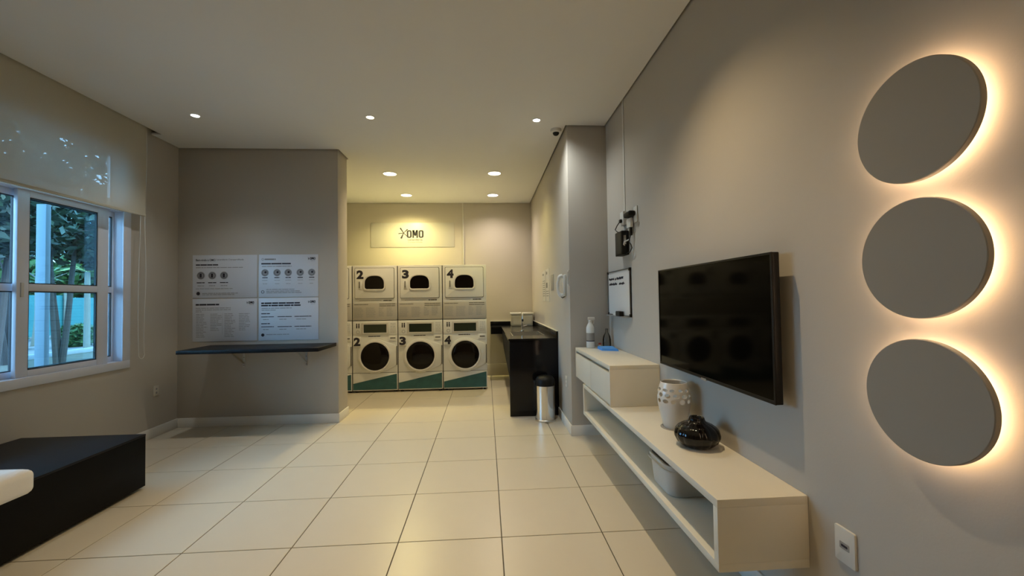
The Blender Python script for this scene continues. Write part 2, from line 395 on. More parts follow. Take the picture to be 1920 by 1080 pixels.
# ------------------------------------------------------------------ stacked washers and dryers
MY = 6.53; MW = .686; MX0 = -2.729; MH = 1.945; MD = .78
def dome(u0, u1, v0, v1, grow=0.0, n=20):
    """window outline: flat foot with rounded corners, arched head"""
    u0 -= grow; u1 += grow; v0 -= grow; v1 += grow
    cu = (u0+u1)/2; hw = (u1-u0)/2; r = .035 + grow; hh = (v1-v0)*.62; P = []
    for k in range(5):
        a = math.radians(-90 + 90*k/4); P.append((u1-r+r*math.cos(a), v0+r+r*math.sin(a)))
    for k in range(n+1):
        a = PI*k/n; P.append((cu + hw*math.copysign(abs(math.cos(a))**.72, math.cos(a)), v1-hh + hh*math.sin(a)**.85))
    for k in range(5):
        a = math.radians(180 + 90*k/4); P.append((u0+r+r*math.cos(a), v0+r+r*math.sin(a)))
    return P
def machine(k, num, label):
    x = MX0 + k*MW; rng = random.Random(40+k)
    t = thing('stacked_laundry_machine', label, 'washing machine', (x + MW/2, MY, 0), 'stacked washers and dryers')
    o = Vector((x, MY, 0)); F = -Y; gp = .006
    def fr(d=0.0): return Vector((x, MY - d, 0))
    body = MB().box(x+gp, x+MW-gp, MY, MY+MD, .03, 1.095).build('washer_body', 'appliance', t, bevel=.004)
    MB().box(x+gp, x+MW-gp, MY, MY+MD, 1.106, MH).build('dryer_body', 'appliance', t, bevel=.006)
    MB().box(x+.02, x+MW-.02, MY+.02, MY+MD-.02, 1.0945, 1.107).build('seam', 'appliance_dark', t)
    MB().box(x-.0055, x+.0055, MY+.003, MY+.05, .03, MH-.008).build('gap_shade_strip', 'appliance_dark', t)  # dark filler added between neighbouring machines, painting the shade of the open gap
    for fx in (x+.05, x+MW-.05):
        for fy in (MY+.06, MY+MD-.06): MB().lathe([(.022,0),(.022,.012),(.014,.014),(.014,.031)], (fx,fy,0), seg=12).build('foot', 'appliance_dark', t)
    # dryer door
    MB().prism(rrect(.040, .640, 1.434, 1.912, .02), fr(), X, Z, F, .0025).build('door_seam', 'appliance_dark', t)
    dd = MB().prism(rrect(.046, .634, 1.440, 1.906, .018), fr(), X, Z, F, .016).build('dryer_door', 'appliance', t, bevel=.003)
    MB().ring(dome(.195, .485, 1.582, 1.785), dome(.195, .485, 1.582, 1.785, .024), fr(.015), X, Z, F, .014).build('window_rim', 'white_paint', dd, bevel=.004)
    MB().prism(dome(.195, .485, 1.582, 1.785, .003), fr(.015), X, Z, F, .003).build('window_glass', 'door_glass', dd)
    MB().box(x+.098, x+.150, MY-.022, MY-.016, 1.580, 1.710).build('handle_plate', 'appliance', dd, bevel=.003)
    MB().box(x+.112, x+.126, MY-.030, MY-.022, 1.600, 1.700).build('handle', 'print_grey', dd, bevel=.003)
    h = .135; m = MB(); put_text(m, num, h, fr(.0168) + X*.072 + Z*1.738, X, Z, width=.105, bold=.055); m.build('number', 'ink', dd, smooth=False)
    m = MB(); bars(m, rng, fr(.0008), X, Z, .11, .44, 1.404, .005, .2, .004); bars(m, rng, fr(.0008), X, Z, .47, .60, 1.397, .016, .05, .004)
    stuff(m.build('printed_strip', 'print_grey', t, smooth=False))
    # notice panel between the two
    np_ = MB().prism([(.012,1.112),(.674,1.112),(.674,1.368),(.012,1.368)], fr(), X, Z, F, .004).build('notice_panel', 'notice', t, bevel=.001)
    m = MB(); fo = fr(.0046)
    bars(m, rng, fo, X, Z, .03, .24, 1.342, .009, .06, .003); bars(m, rng, fo, X, Z, .41, .65, 1.346, .011, .08, .003); bars(m, rng, fo, X, Z, .41, .65, 1.318, .011, .08, .003)
    stuff(m.build('heading_print', 'print_grey', np_, smooth=False))
    m = MB()
    for u0, u1, n in ((.03,.17,11),(.21,.36,11),(.40,.48,10),(.52,.62,10)):
        for q in range(n): bars(m, rng, fo, X, Z, u0, u1 - rng.uniform(0,.03), 1.295 - q*.0145, .005, .035, .005)
    stuff(m.build('body_print', 'print_light', np_, smooth=False))
    # washer control panel
    cp = MB().prism([(.012,.880),(.674,.880),(.674,1.088),(.012,1.088)], fr(), X, Z, F, .006).build('control_panel', 'appliance', t, bevel=.002)
    MB().ring([(.172,.914),(.516,.914),(.516,1.040),(.172,1.040)], [(.140,.890),(.548,.890),(.548,1.066),(.140,1.066)], fr(.006), X, Z, F, .006).build('display_frame', 'plastic_grey', cp, bevel=.002)
    MB().prism([(.172,.914),(.516,.914),(.516,1.040),(.172,1.040)], fr(.006), X, Z, F, .002).build('display', 'display', cp)
    m = MB()
    for u in (.060, .092):
        m.prism([(u,.985),(u+.018,.985),(u+.018,1.035),(u,1.035)], fr(.006), X, Z, F, .001); m.prism(circ(u+.009,1.047,.011,10), fr(.006), X, Z, F, .001)
    stuff(m.build('pictogram', 'ink', cp, smooth=False))
    m = MB(); m.ring(circ(.086,.925,.020,16), circ(.086,.925,.026,16), fr(.006), X, Z, F, .001)
    for q in range(7): bars(m, rng, fr(.0066), X, Z, .575, .655, 1.050 - q*.022, .006, .03, .005)
    stuff(m.build('small_print', 'print_light', cp, smooth=False))
    m = MB(); bars(m, rng, fr(.0008), X, Z, .24, .42, .852, .014, .06, .003); stuff(m.build('name_strip', 'print_grey', t, smooth=False))
    sd = MB().prism(rrect(.550,.668,.785,.868,.008), fr(), X, Z, F, .006).build('soap_drawer', 'appliance', t, bevel=.002)
    MB().prism([(.570,.822),(.650,.822),(.650,.836),(.570,.836)], fr(.006), X, Z, F, .001).build('drawer_slot', 'appliance_dark', sd, smooth=False)
    # washer door: round porthole in a panel that runs out to the latch side
    C = (.345, .553)
    P = [(C[0] + .262*math.cos(math.radians(a)), C[1] + .262*math.sin(math.radians(a))) for a in range(62, 299, 8)]
    P += [(.640, .395), (.662, .43), (.662, .69), (.640, .725)]
    wd = MB().prism(P, fr(), X, Z, F, .020).build('washer_door', 'appliance', t, bevel=.006)
    MB().ring(circ(*C, .213, 48), circ(*C, .240, 48), fr(.018), X, Z, F, .018).build('door_ring', 'white_paint', wd, bevel=.005)
    MB().lathe([(.2135, 0), (.206, .010), (.17, .020), (.12, .027), (.06, .031), (.01, .032)], (x+C[0], MY-.0205, C[1]), axis=(0,-1,0), seg=48).build('door_glass', 'door_glass', wd, ang=60)
    MB().box(x+.663, x+.676, MY-.018, MY-.0005, .415, .705).build('latch_strip', 'print_grey', wd, bevel=.002)
    m = MB(); put_text(m, num, .130, fr(.0215) + X*.026 + Z*.716, X, Z, width=.100, bold=.055)
    m.build('number', 'ink', t, smooth=False)
    MB().prism([(.018,.708),(.130,.708),(.130,.854),(.018,.854)], fr(), X, Z, F, .0208).build('number_plate', 'appliance', t, bevel=.003)
    # kick panel with its teal wedge
    MB().prism([(.006,.298),(.680,.298),(.680,.303),(.006,.303)], fr(), X, Z, F, .001).build('panel_line', 'appliance_dark', t, smooth=False)
    kp = MB().prism([(.010,.032),(.676,.032),(.676,.296),(.010,.296)], fr(), X, Z, F, .004).build('kick_panel', 'appliance', t, bevel=.001)
    MB().prism([(.012,.045),(.668,.045),(.668,.282),(.012,.142)], fr(.004), X, Z, F, .001).build('teal_wedge', 'teal', kp, smooth=False)
machine(0, '1', 'stacked white washer and dryer mostly hidden behind the partition wall')
machine(1, '2', 'stacked white washer and dryer numbered two next to the partition corner')
machine(2, '3', 'stacked white washer and dryer numbered three in the middle of the row')
machine(3, '4', 'stacked white washer and dryer numbered four at the open end beside the sink')

# sign above the machines
sg = thing('wall_sign', 'long white laundry sign with black OMO lettering above the machines'.replace('OMO ', ''), 'sign', (-1.323, YB, 2.377))
MB().box(-2.081, -.566, YB-.008, YB, 2.377, 2.827).build('sign_board', 'sign_white', sg, bevel=.002)
fo = Vector((0, YB-.0088, 0))
m = MB(); omo(m, fo + X*-1.432 + Z*2.547, X, Z, .308, .142); m.build('logo_letters', 'ink', sg, smooth=False)
m = MB(); c0 = (-1.487, 2.638)
def drop(m, dx, dz, w0, w1, endr):
    L = math.hypot(dx, dz); d = (dx/L, dz/L); n = (-d[1], d[0]); P = []
    P += [(c0[0]-n[0]*w0, c0[1]-n[1]*w0), (c0[0]+d[0]*(L-endr)-n[0]*w1, c0[1]+d[1]*(L-endr)-n[1]*w1)]
    a0 = math.atan2(-n[1], -n[0])
    for k in range(1, 8):
        a = a0 + PI*k/8; P.append((c0[0]+d[0]*(L-endr)+w1*math.cos(a), c0[1]+d[1]*(L-endr)+w1*math.sin(a)))
    P += [(c0[0]+d[0]*(L-endr)+n[0]*w1, c0[1]+d[1]*(L-endr)+n[1]*w1), (c0[0]+n[0]*w0, c0[1]+n[1]*w0)]
    m.prism(P, fo, X, Z, -Y, .0006)
for a in ((-.062,.095,.007,.013,.013), (-.095,-.012,.006,.008,.008), (-.048,-.105,.006,.017,.017), (.075,.070,.004,.011,.011), (.085,-.085,.007,.006,.006)): drop(m, *a)
m.build('logo_splash', 'ink', sg, smooth=False)
m = MB(); put_text(m, 'Lavanderia', .036, fo + X*-1.412 + Z*2.497, X, Z, width=.264, bold=.01); m.build('logo_line', 'ink', sg, smooth=False)
m = MB(); put_text(m, 'Compartilhada', .032, fo + X*-1.408 + Z*2.450, X, Z, width=.258); m.build('logo_line', 'print_grey', sg, smooth=False)
tag(MB().box(-.414, -.388, YB-.016, YB, 1.95, ZC+.02).build('conduit', 'plate', base=(-.401, YB, 1.95), bevel=.004), 'thin beige vertical conduit on the back wall beside the sign', 'conduit')

# ------------------------------------------------------------------ black granite sink unit
su = thing('sink_counter', 'black granite laundry sink counter in the alcove corner', 'sink', (.57, 4.978, 0))
MB().box(.274, XP-.002, 4.978, 4.998, .004, .905).build('end_panel', 'granite', su, bevel=.002)
top = MB().box(.262, XP-.002, 4.966, 5.40, .905, .925).box(.262, .34, 5.40, 6.10, .905, .925).box(.76, XP-.002, 5.40, 6.10, .905, .925).box(.262, XP-.002, 6.10, YB-.002, .905, .925)
top.build('worktop', 'granite', su)
MB().box(.08, .262, 7.20, YB-.002, .905, .925).build('worktop_return', 'granite', su)
MB().prism([(4.998,.45),(6.60,.62),(7.2,.78),(7.2,.905),(4.998,.905)], (.274,0,0), Y, Z, X, .02).build('apron', 'black_matte', su)
MB().box(.08, .276, 7.20, 7.22, .80, .905).build('apron', 'black_matte', su)
MB().box(.08, XP-.002, YB-.022, YB-.002, .925, .99).build('backsplash', 'granite', su, bevel=.001)
MB().box(XP-.022, XP-.002, 4.966, YB-.022, .925, 1.005).build('backsplash', 'granite', su, bevel=.001)
MB().box(XP-.024, XP-.001, 4.966, YB-.002, 1.005, 1.012).box(.08, XP-.024, YB-.024, YB-.001, .99, .997).build('sealant_line', 'plate', su)
b = MB().box(.34, .76, 5.40, 6.10, .60, .61).box(.34, .35, 5.40, 6.10, .61, .924).box(.75, .76, 5.40, 6.10, .61, .924).box(.35, .75, 5.40, 5.41, .61, .924).box(.35, .75, 6.09, 6.10, .61, .924)
b.build('basin', 'steel', su)
fc = thing('faucet', 'slim tall chrome faucet standing on the black sink counter', 'faucet', (.53, 6.16, .925))
MB().lathe([(.026,0),(.026,.012),(.014,.018)], (.53,6.16,.925), seg=20).build('base_flange', 'chrome', fc)
MB().tube([(.53,6.16,.93),(.53,6.16,1.14)] + [(.53, 6.10+.06*math.cos(PI*k/10), 1.14+.06*math.sin(PI*k/10)) for k in range(1, 11)] + [(.53,6.04,1.10)], .011, 12).build('spout', 'chrome', fc)
MB().lathe([(.013,0),(.013,.035)], (.53,6.04,1.072), seg=14).build('nozzle', 'black_plastic', fc)
MB().tube([(.541,6.16,.99),(.60,6.16,1.01)], .006, 8).build('lever', 'chrome', fc)
bxo = thing('storage_box', 'pale plastic storage box with lid behind the faucet', 'box', (.635, 7.45, .925))
MB().box(.445, .825, 7.33, 7.60, .925, 1.12).build('box_body', 'plastic_grey', bxo, bevel=.012)
MB().box(.432, .838, 7.318, 7.612, 1.12, 1.155).build('lid', 'plastic_white', bxo, bevel=.008)
MB().box(.48, .79, 7.327, 7.331, .955, 1.09).build('front_label', 'plate', bxo)

# pedal bin
cx, cy = .672, 4.815
tb = thing('trash_bin', 'round chrome waste bin with black lid beside the sink panel', 'bin', (cx, cy, 0))
MB().lathe([(.116,0),(.118,.004),(.118,.018),(.112,.024)], (cx,cy,0), seg=40).build('base_ring', 'steel', tb)
MB().lathe([(.109,.022),(.110,.03),(.110,.405)], (cx,cy,0), seg=48).build('bin_body', 'chrome', tb)
MB().lathe([(.113,.402),(.114,.41),(.114,.445),(.108,.475),(.088,.50),(.05,.513),(.005,.517)], (cx,cy,0), seg=40).build('lid', 'black_plastic', tb)
MB().box(cx-.025, cx+.025, cy-.150, cy-.114, .008, .016).build('pedal', 'steel', tb, bevel=.003)

# things on the side of the projecting wall
rng = random.Random(9)
def wall_sheet(y0, y1, z0, z1, label, pr):
    t = thing('notice_sheet', label, 'notice', (XP, (y0+y1)/2, z0), 'notices above the sink')
    MB().box(XP-.004, XP, y0, y1, z0, z1).build('sheet', 'sign_white', t)
    m = MB(); o = Vector((XP-.0046, y1, z0)); w = y1-y0; H = z1-z0
    for q in pr: bars(m, rng, o, -Y, Z, w*.12, w*q[1], H*q[0], H*q[2], w*.3, w*.05)
    stuff(m.build('print', 'print_grey', t, smooth=False))
wall_sheet(5.93, 6.26, 1.36, 1.80, 'white notice sheet farthest along the sink wall', [(.86,.5,.06)] + [(.66-.07*k,.88,.02) for k in range(8)])
wall_sheet(5.58, 5.90, 1.36, 1.81, 'white notice sheet nearer the intercom on the sink wall', [(.84,.45,.08), (.42,.55,.16)] + [(.30-.07*k,.85,.02) for k in range(3)])
tag(MB().box(XP-.006, XP, 5.215, 5.445, 1.505, 1.705).build('dark_plaque', 'bottle_label', base=(XP,5.33,1.505), bevel=.001), 'small dark plaque between the notices and the intercom', 'plaque')
ic = thing('intercom', 'white wall intercom phone with curved handset on the sink wall', 'intercom', (XP, 4.46, 1.41))
MB().box(XP-.030, XP, 4.405, 4.515, 1.42, 1.655).build('base_plate', 'plastic_white', ic, bevel=.008)
hp = []
for k in range(13):
    a = PI*k/12; hp.append((XP-.035-.050*math.sin(a)**.7, 4.46, 1.535+.105*math.cos(a)))
MB().tube(hp, [.024,.024,.021,.017,.016,.016,.016,.016,.016,.017,.021,.024,.024], 12).build('handset', 'plastic_white', ic)
MB().tube([(XP-.045,4.46,1.435),(XP-.055,4.45,1.418),(XP-.04,4.44,1.405),(XP-.01,4.44,1.42)], .005, 8).build('cord', 'black_plastic', ic)
sw = thing('access_plate', 'narrow dark switch plate at the edge of the projecting wall', 'switch', (XP, 4.275, 1.54))
MB().box(XP-.008, XP, 4.250, 4.300, 1.53, 1.69).build('plate', 'plastic_grey', sw, bevel=.002)
MB().box(XP-.010, XP-.008, 4.258, 4.292, 1.545, 1.675).build('reader', 'bottle_label', sw)
def outlet(loc, a, n, w, h, label, dark=False):
    """wall plate centred on loc; a = its sideways axis, n = its facing"""
    t = thing('wall_outlet', label, 'outlet', tuple(loc), 'wall outlets'); o = Vector(loc)
    pl = MB().prism(rrect(-w/2, w/2, -h/2, h/2, .006), o, a, Z, n, .010).build('plate', 'plate', t, bevel=.002)
    if dark:
        MB().prism(rrect(-.020, .020, -.012, .012, .003), o, a, Z, n, .0108).build('socket', 'bottle_label', pl)
        MB().prism(rrect(-.013, .013, -.004, .004, .002), o, a, Z, n, .0114).build('port', 'ink', pl)
    else:
        for s in (-1, 1): MB().prism(circ(s*0, s*.020, .011, 14), o, a, Z, n, .0108).build('socket', 'print_light', pl)
outlet((XP, 4.47, .504), -Y, -X, .075, .115, 'white outlet low on the sink wall beside the bin')
outlet((XR, 1.430, .504), -Y, -X, .084, .125, 'white wall outlet with a dark port below the disc lamps', True)
outlet((XL, 4.680, .482), Y, X, .070, .110, 'white outlet low on the window wall under the blind cord')

# ------------------------------------------------------------------ posters and shelf on the partition
rng = random.Random(3)
def poster(x0, x1, z0, z1, label, kind):
    t = thing('poster', label, 'poster', ((x0+x1)/2, YS, z0), 'instruction posters above the shelf')
    MB().box(x0, x1, YS-.005, YS, z0, z1).build('sheet', 'poster', t, bevel=.001)
    o = Vector((x0, YS-.0056, z0)); H = z1 - z0; W = x1 - x0; A = (o, X, Z)
    dk, lt = MB(), MB()
    def logo():
        omo(dk, o + X*(W-.095) + Z*(H-.062), X, Z, .062, .028)
        for dx, dz in ((-.012,.012),(-.014,-.003),(-.008,-.014)): dk.tube([o+X*(W-.104)+Z*(H-.048), o+X*(W-.104+dx)+Z*(H-.048+dz)], .002, 4)
        bars(lt, rng, *A, W-.085, W-.035, H-.076, .004, .03, .003)
    if kind == 1:
        put_text(dk, 'Bem-vindo à OMO', .026, o + X*.035 + Z*(H-.070), X, Z, width=.215, bold=.02)
        put_text(dk, 'Lavanderia Compartilhada', .021, o + X*.262 + Z*(H-.066), X, Z, width=.300)
        bars(dk, rng, *A, .035, .28, H-.120, .014, .07, .004); bars(lt, rng, *A, .035, .56, H-.148, .008, .05, .006)
        for c in (.090, .215, .345):
            lt.prism(circ(c, H-.235, .044, 24), o, X, Z, -Y, .0005)
            dk.ring(circ(c, H-.235, .030, 20), circ(c, H-.235, .034, 20), o - Y*.0006, X, Z, -Y, .0004)
            dk.prism(rrect(c-.014, c+.010, H-.258, H-.212, .006), o - Y*.0006, X, Z, -Y, .0004)
            bars(dk, rng, *A, c-.045, c+.045, H-.322, .010, .05, .004); bars(lt, rng, *A, c-.036, c+.036, H-.356, .007, .04, .004)
        bars(lt, rng, *A, .035, .44, H-.390, .006, .04, .006)
        dk.prism(circ(.062, .052, .020, 18), o, X, Z, -Y, .0005)
        bars(lt, rng, *A, .105, .50, .050, .007, .04, .006); bars(lt, rng, *A, .105, .46, .034, .007, .04, .006)
    elif kind == 2:
        lt.ring(circ(.045, H-.055, .010, 14), circ(.045, H-.055, .014, 14), o, X, Z, -Y, .0005); bars(lt, rng, *A, .066, .19, H-.063, .017, .08, .004); logo()
        bars(dk, rng, *A, .028, .36, H-.113, .015, .08, .004); bars(lt, rng, *A, .035, .37, H-.140, .008, .05, .005)
        for c in (.070, .205, .330, .465, .595):
            lt.prism(circ(c, H-.210, .042, 24), o, X, Z, -Y, .0005); dk.ring(circ(c, H-.210, .028, 20), circ(c, H-.210, .031, 20), o - Y*.0006, X, Z, -Y, .0004)
            dk.prism(circ(c+.006, H-.204, .013, 12), o - Y*.0006, X, Z, -Y, .0004)
            bars(dk, rng, *A, c-.030, c+.030, H-.272, .010, .06, .004); bars(lt, rng, *A, c-.032, c+.032, H-.300, .005, .04, .004); bars(lt, rng, *A, c-.025, c+.025, H-.340, .005, .04, .004)
        dk.ring(circ(.045, .062, .013, 16), circ(.045, .062, .018, 16), o, X, Z, -Y, .0005)
        for q, (u, v) in enumerate(((.40,.085),(.46,.065),(.48,.047))): bars(lt, rng, *A, .085, u, v, .008, .05, .005)
    elif kind == 3:
        logo(); bars(dk, rng, *A, .035, .30, H-.075, .018, .09, .004)
        for q, u in enumerate((.42, .42, .10)): bars(lt, rng, *A, .035, u, H-.110-q*.020, .007, .05, .006)
        for u0, n in ((.040, 15), (.195, 11), (.350, 15), (.510, 11)):
            for q in range(n): bars(lt, rng, *A, u0, u0 + rng.uniform(.07, .13), H-.178-q*.0185, .006, .05, .005)
        lt.prism([(.328,.08),(.330,.08),(.330,H-.17),(.328,H-.17)], o, X, Z, -Y, .0004)
    else:
        logo(); bars(dk, rng, *A, .028, .465, H-.068, .017, .06, .005); bars(dk, rng, *A, .028, .475, H-.095, .017, .06, .005)
        bars(lt, rng, *A, .032, .37, H-.122, .008, .05, .005); bars(lt, rng, *A, .032, .19, H-.143, .008, .05, .005)
        for v in (H-.185, H-.300):
            bars(dk, rng, *A, .028, .125, v, .010, .07, .004)
            for u0, u1 in ((.028,.17),(.21,.37),(.40,.59)):
                bars(dk, rng, *A, u0, u1, v-.035, .008, .09, .003); bars(lt, rng, *A, u0+.02, u1-.06, v-.066, .008, .05, .005)
        dk.prism(circ(.046, .062, .018, 18), o, X, Z, -Y, .0005); bars(lt, rng, *A, .085, .34, .062, .008, .05, .005)
    stuff(dk.build('dark_print', 'ink', t, smooth=False)); stuff(lt.build('light_print', 'print_light', t, smooth=False))
poster(-3.344, -2.632, 1.462, 1.955, 'poster at upper left above the black shelf with three round pictures', 1)
poster(-2.614, -1.944, 1.462, 1.955, 'poster at upper right above the black shelf with five round pictures', 2)
poster(-3.344, -2.632, .965, 1.452, 'poster at lower left above the black shelf with four text columns', 3)
poster(-2.614, -1.944, .965, 1.452, 'poster at lower right above the black shelf with two heading lines', 4)
sh = thing('wall_shelf', 'black wall shelf on brackets under the four posters', 'shelf', (-2.45, YS, .88))
MB().box(-3.15, -1.742, 4.455, YS-.001, .884, .922).build('shelf_board', 'black_wood', sh, bevel=.002)
for x in (-2.776, -2.08):
    br = MB().box(x-.012, x+.012, YS-.006, YS-.001, .665, .884).box(x-.012, x+.012, 4.60, YS-.006, .878, .884).prism([(4.70,.878),(YS-.006,.70),(YS-.006,.715),(4.72,.878)], (x-.004,0,0), Y, Z, X, .008)
    br.build('bracket', 'steel', sh)
    for z in (.685, .775): MB().lathe([(.006,0),(.006,.003)], (x, YS-.006, z), axis=(0,-1,0), seg=10).build('screw', 'bottle_label', sh)

# ------------------------------------------------------------------ bench and cushion
bn = thing('bench', 'low black box bench below the window', 'bench', (-3.05, 2.0, 0))
MB().box(XL+bt+.002, -2.605, .60, 3.382, .022, .398).build('bench_body', 'black_matte', bn, bevel=.0015)
MB().box(XL+bt+.002, -2.604, .599, 3.383, .3985, .412).build('bench_top', 'black_wood', bn, bevel=.0015)
MB().box(XL+.05, -2.66, .66, 3.33, .001, .022).build('plinth', 'rubber', bn)
cu = thing('seat_cushion', 'off white rectangular cushion lying over the bench edge', 'cushion', (-2.70, 2.06, .413))
def pillow(x0, x1, y0, y1, z0, z1, n=14):
    vs = []; fs = []; cx, cy, cz = (x0+x1)/2, (y0+y1)/2, (z0+z1)/2
    bm = bmesh.new(); bmesh.ops.create_cube(bm, size=2); bmesh.ops.subdivide_edges(bm, edges=bm.edges, cuts=n, use_grid_fill=True)
    for v in bm.verts:
        p = v.co.copy(); r = .16
        sx, sy, sz = (x1-x0)/2, (y1-y0)/2, (z1-z0)/2; q = Vector((p.x*sx, p.y*sy, p.z*sz)); rad = .04
        c = Vector((max(-sx+rad, min(sx-rad, q.x)), max(-sy+rad, min(sy-rad, q.y)), max(-sz+rad, min(sz-rad, q.z))))
        d = q - c
        if d.length > 1e-6: q = c + d.normalized()*rad
        if p.z > .5: q.z += .012*(1-p.x**2)*(1-p.y**2)
        v.co = q + Vector((cx,cy,cz))
    m = MB(); bm.verts.index_update(); m.add([v.co.copy() for v in bm.verts], [tuple(v.index for v in f.verts) for f in bm.faces]); bm.free(); return m
pillow(-2.98, -2.385, 1.80, 2.395, .4125, .550).build('cushion_body', 'fabric_white', cu, ang=80)
MB().tube([(-2.96,2.378,.4825),(-2.42,2.393,.4825),(-2.389,2.36,.4825),(-2.385,1.83,.4825)], .003, 6).build('piping', 'fabric_white', cu)

# ------------------------------------------------------------------ floating console and cabinet
co = thing('floating_console', 'long white open console mounted low along the television wall', 'console', (1.085, 2.73, .32))
xf = .897; xb = XR - .001; cy0, cy1 = 1.606, 3.872; pt = .032
MB().box(xf, xb, cy0, cy1, .568, .600).build('top_board', 'lacquer', co, bevel=.0015)
MB().box(xf, xb, cy0, cy1, .318, .350).build('bottom_board', 'lacquer', co, bevel=.0015)
MB().box(xf, xb, cy0, cy0+pt, .350, .568).build('side_board', 'lacquer', co, bevel=.001)
MB().box(xf, xb, cy1-pt, cy1, .350, .568).build('side_board', 'lacquer', co, bevel=.001)
MB().box(xb-.012, xb, cy0+pt, cy1-pt, .350, .568).build('back_board', 'lacquer', co)
ca = thing('wall_cabinet', 'white drawer cabinet above the far end of the console', 'cabinet', (1.085, 3.6, .60))
ky0, ky1 = 3.010, 4.175
MB().box(xf+.022, xb, ky0+.02, ky1-.002, .612, .872).build('carcass', 'lacquer_grey', ca)
MB().box(xf, xb, ky0, ky1, .872, .902).build('top_board', 'lacquer', ca, bevel=.0015)
MB().box(xf, xb, ky0, ky0+.02, .6005, .872).build('side_board', 'lacquer', ca, bevel=.001)
MB().box(xf, xf+.022, ky1-.02, ky1, .612, .872).build('side_board', 'lacquer', ca, bevel=.001)
for a, b in ((ky0+.023, 3.588), (3.594, ky1-.023)):
    dr = MB().box(xf+.002, xf+.020, a, b, .6125, .848).build('drawer', 'lacquer', ca, bevel=.001)
    MB().box(xf+.004, xf+.021, a, b, .848, .856).build('finger_pull', 'steel', dr, bevel=.001)
# plastic bin inside the console
bi = thing('plastic_basket', 'pale grey plastic basket standing inside the open console', 'basket', (1.075, 2.27, .35))
def loft(rects, n=5):
    m = MB(); vs = []; fs = []
    for (u0,u1,v0,v1,z,r) in rects:
        vs += [(u,v,z) for u,v in rrect(u0,u1,v0,v1,r,n)]
    N = 4*(n+1)
    for i in range(len(rects)-1):
        for k in range(N): fs.append((i*N+k, i*N+(k+1)%N, (i+1)*N+(k+1)%N, (i+1)*N+k))
    fs.append(tuple(range(N-1,-1,-1))); fs.append(tuple(range((len(rects)-1)*N, len(rects)*N)))
    return m.add(vs, fs)
def R4(g, z, r): return (.945-g, 1.205+g, 2.135-g, 2.405+g, z, r)
loft([R4(-.012,.3505,.05), R4(-.004,.356,.055), R4(.010,.500,.06), R4(.016,.502,.065), R4(.016,.515,.065), R4(.006,.515,.06), R4(-.010,.36,.05)]).build('basket_body', 'plastic_grey', bi)
MB().ring(rrect(.925, 1.225, 2.115, 2.425, .07), rrect(.920, 1.230, 2.110, 2.430, .075), (0,0,.488), X, Y, Z, .006).build('rim', 'plastic_grey', bi)

# white vase with pierced band
vx, vy, vz = 1.148, 2.515, .6
va = thing('white_vase', 'white ceramic vase with oval cutouts on the console', 'vase', (vx, vy, vz))
prof = [(.060,0),(.064,.004),(.070,.03),(.080,.07),(.090,.115),(.0965,.155),(.0975,.185),(.094,.22),(.086,.25),(.079,.270),(.0775,.276),(.0745,.278),(.072,.275),(.0735,.268),(.080,.248),(.088,.218),(.0915,.185),(.0905,.155),(.084,.115),(.074,.07),(.064,.03),(.056,.012),(.01,.010)]
vm = MB().lathe(prof, (0,0,0), seg=64)
vo = vm.build('vase_tmp', 'ceramic_white', base=(0,0,0))
cm = MB(); rr = random.Random(12)
for row, (z, ph, kk) in enumerate(((.2375, 0, .75), (.206, .5, 1.0), (.171, .15, 1.0))):
    n = 12
    for k in range(n):
        th = 2*PI*(k+ph)/n + rr.uniform(-.03,.03); d = Vector((math.cos(th), math.sin(th), 0)); s = Vector((-math.sin(th), math.cos(th), 0))
        rw = rr.uniform(.0145, .0205)*(.9 if row == 0 else 1); rh = rr.uniform(.0115, .0152)*kk; zz = z + rr.uniform(-.002,.002)
        cm.prism([(rw*math.cos(2*PI*q/12), rh*math.sin(2*PI*q/12)) for q in range(12)], d*.05 + Z*zz, s, Z, d, .08)
cut = cm.build('cut_tmp', 'ceramic_white', base=(0,0,0))
mod = vo.modifiers.new('b', 'BOOLEAN'); mod.object = cut; mod.operation = 'DIFFERENCE'; mod.solver = 'EXACT'; mod.use_self = True
dg = bpy.context.evaluated_depsgraph_get(); vme = bpy.data.meshes.new_from_object(vo.evaluated_get(dg))
bpy.data.objects.remove(vo); bpy.data.objects.remove(cut)
if len(vme.polygons) < 200: vme = vm.mesh('v'); vme.materials.append(MATS['ceramic_white'])
for p in vme.polygons: p.use_smooth = True
vme.set_sharp_from_angle(angle=math.radians(35))
vb = bpy.data.objects.new('vase_body', vme); COL.objects.link(vb); vb.parent = va
MB().lathe([(.082,.0),(.083,.002),(.070,.003)], (vx,vy,vz), seg=32).build('felt_pad', 'bottle_label', va)
# black ribbed vase
kx, ky = 1.122, 2.19
bv = thing('black_vase', 'squat glossy black ribbed vase in front of the white vase', 'vase', (kx, ky, .6))
prof = [(.060,0),(.080,.006),(.104,.028),(.1165,.055),(.117,.07),(.111,.088),(.096,.106),(.076,.119),(.056,.127),(.045,.134),(.0405,.143),(.0390,.151),(.035,.155),(.029,.152),(.027,.13),(.01,.125)]
MB().lathe(prof, (kx,ky,.6), seg=112, lobes=14, amp=.05).build('vase_body', 'ceramic_black', bv, ang=60)
MB().lathe([(.027,.128),(.025,.1285)], (kx,ky,.6), seg=24).build('mouth', 'rubber', bv)

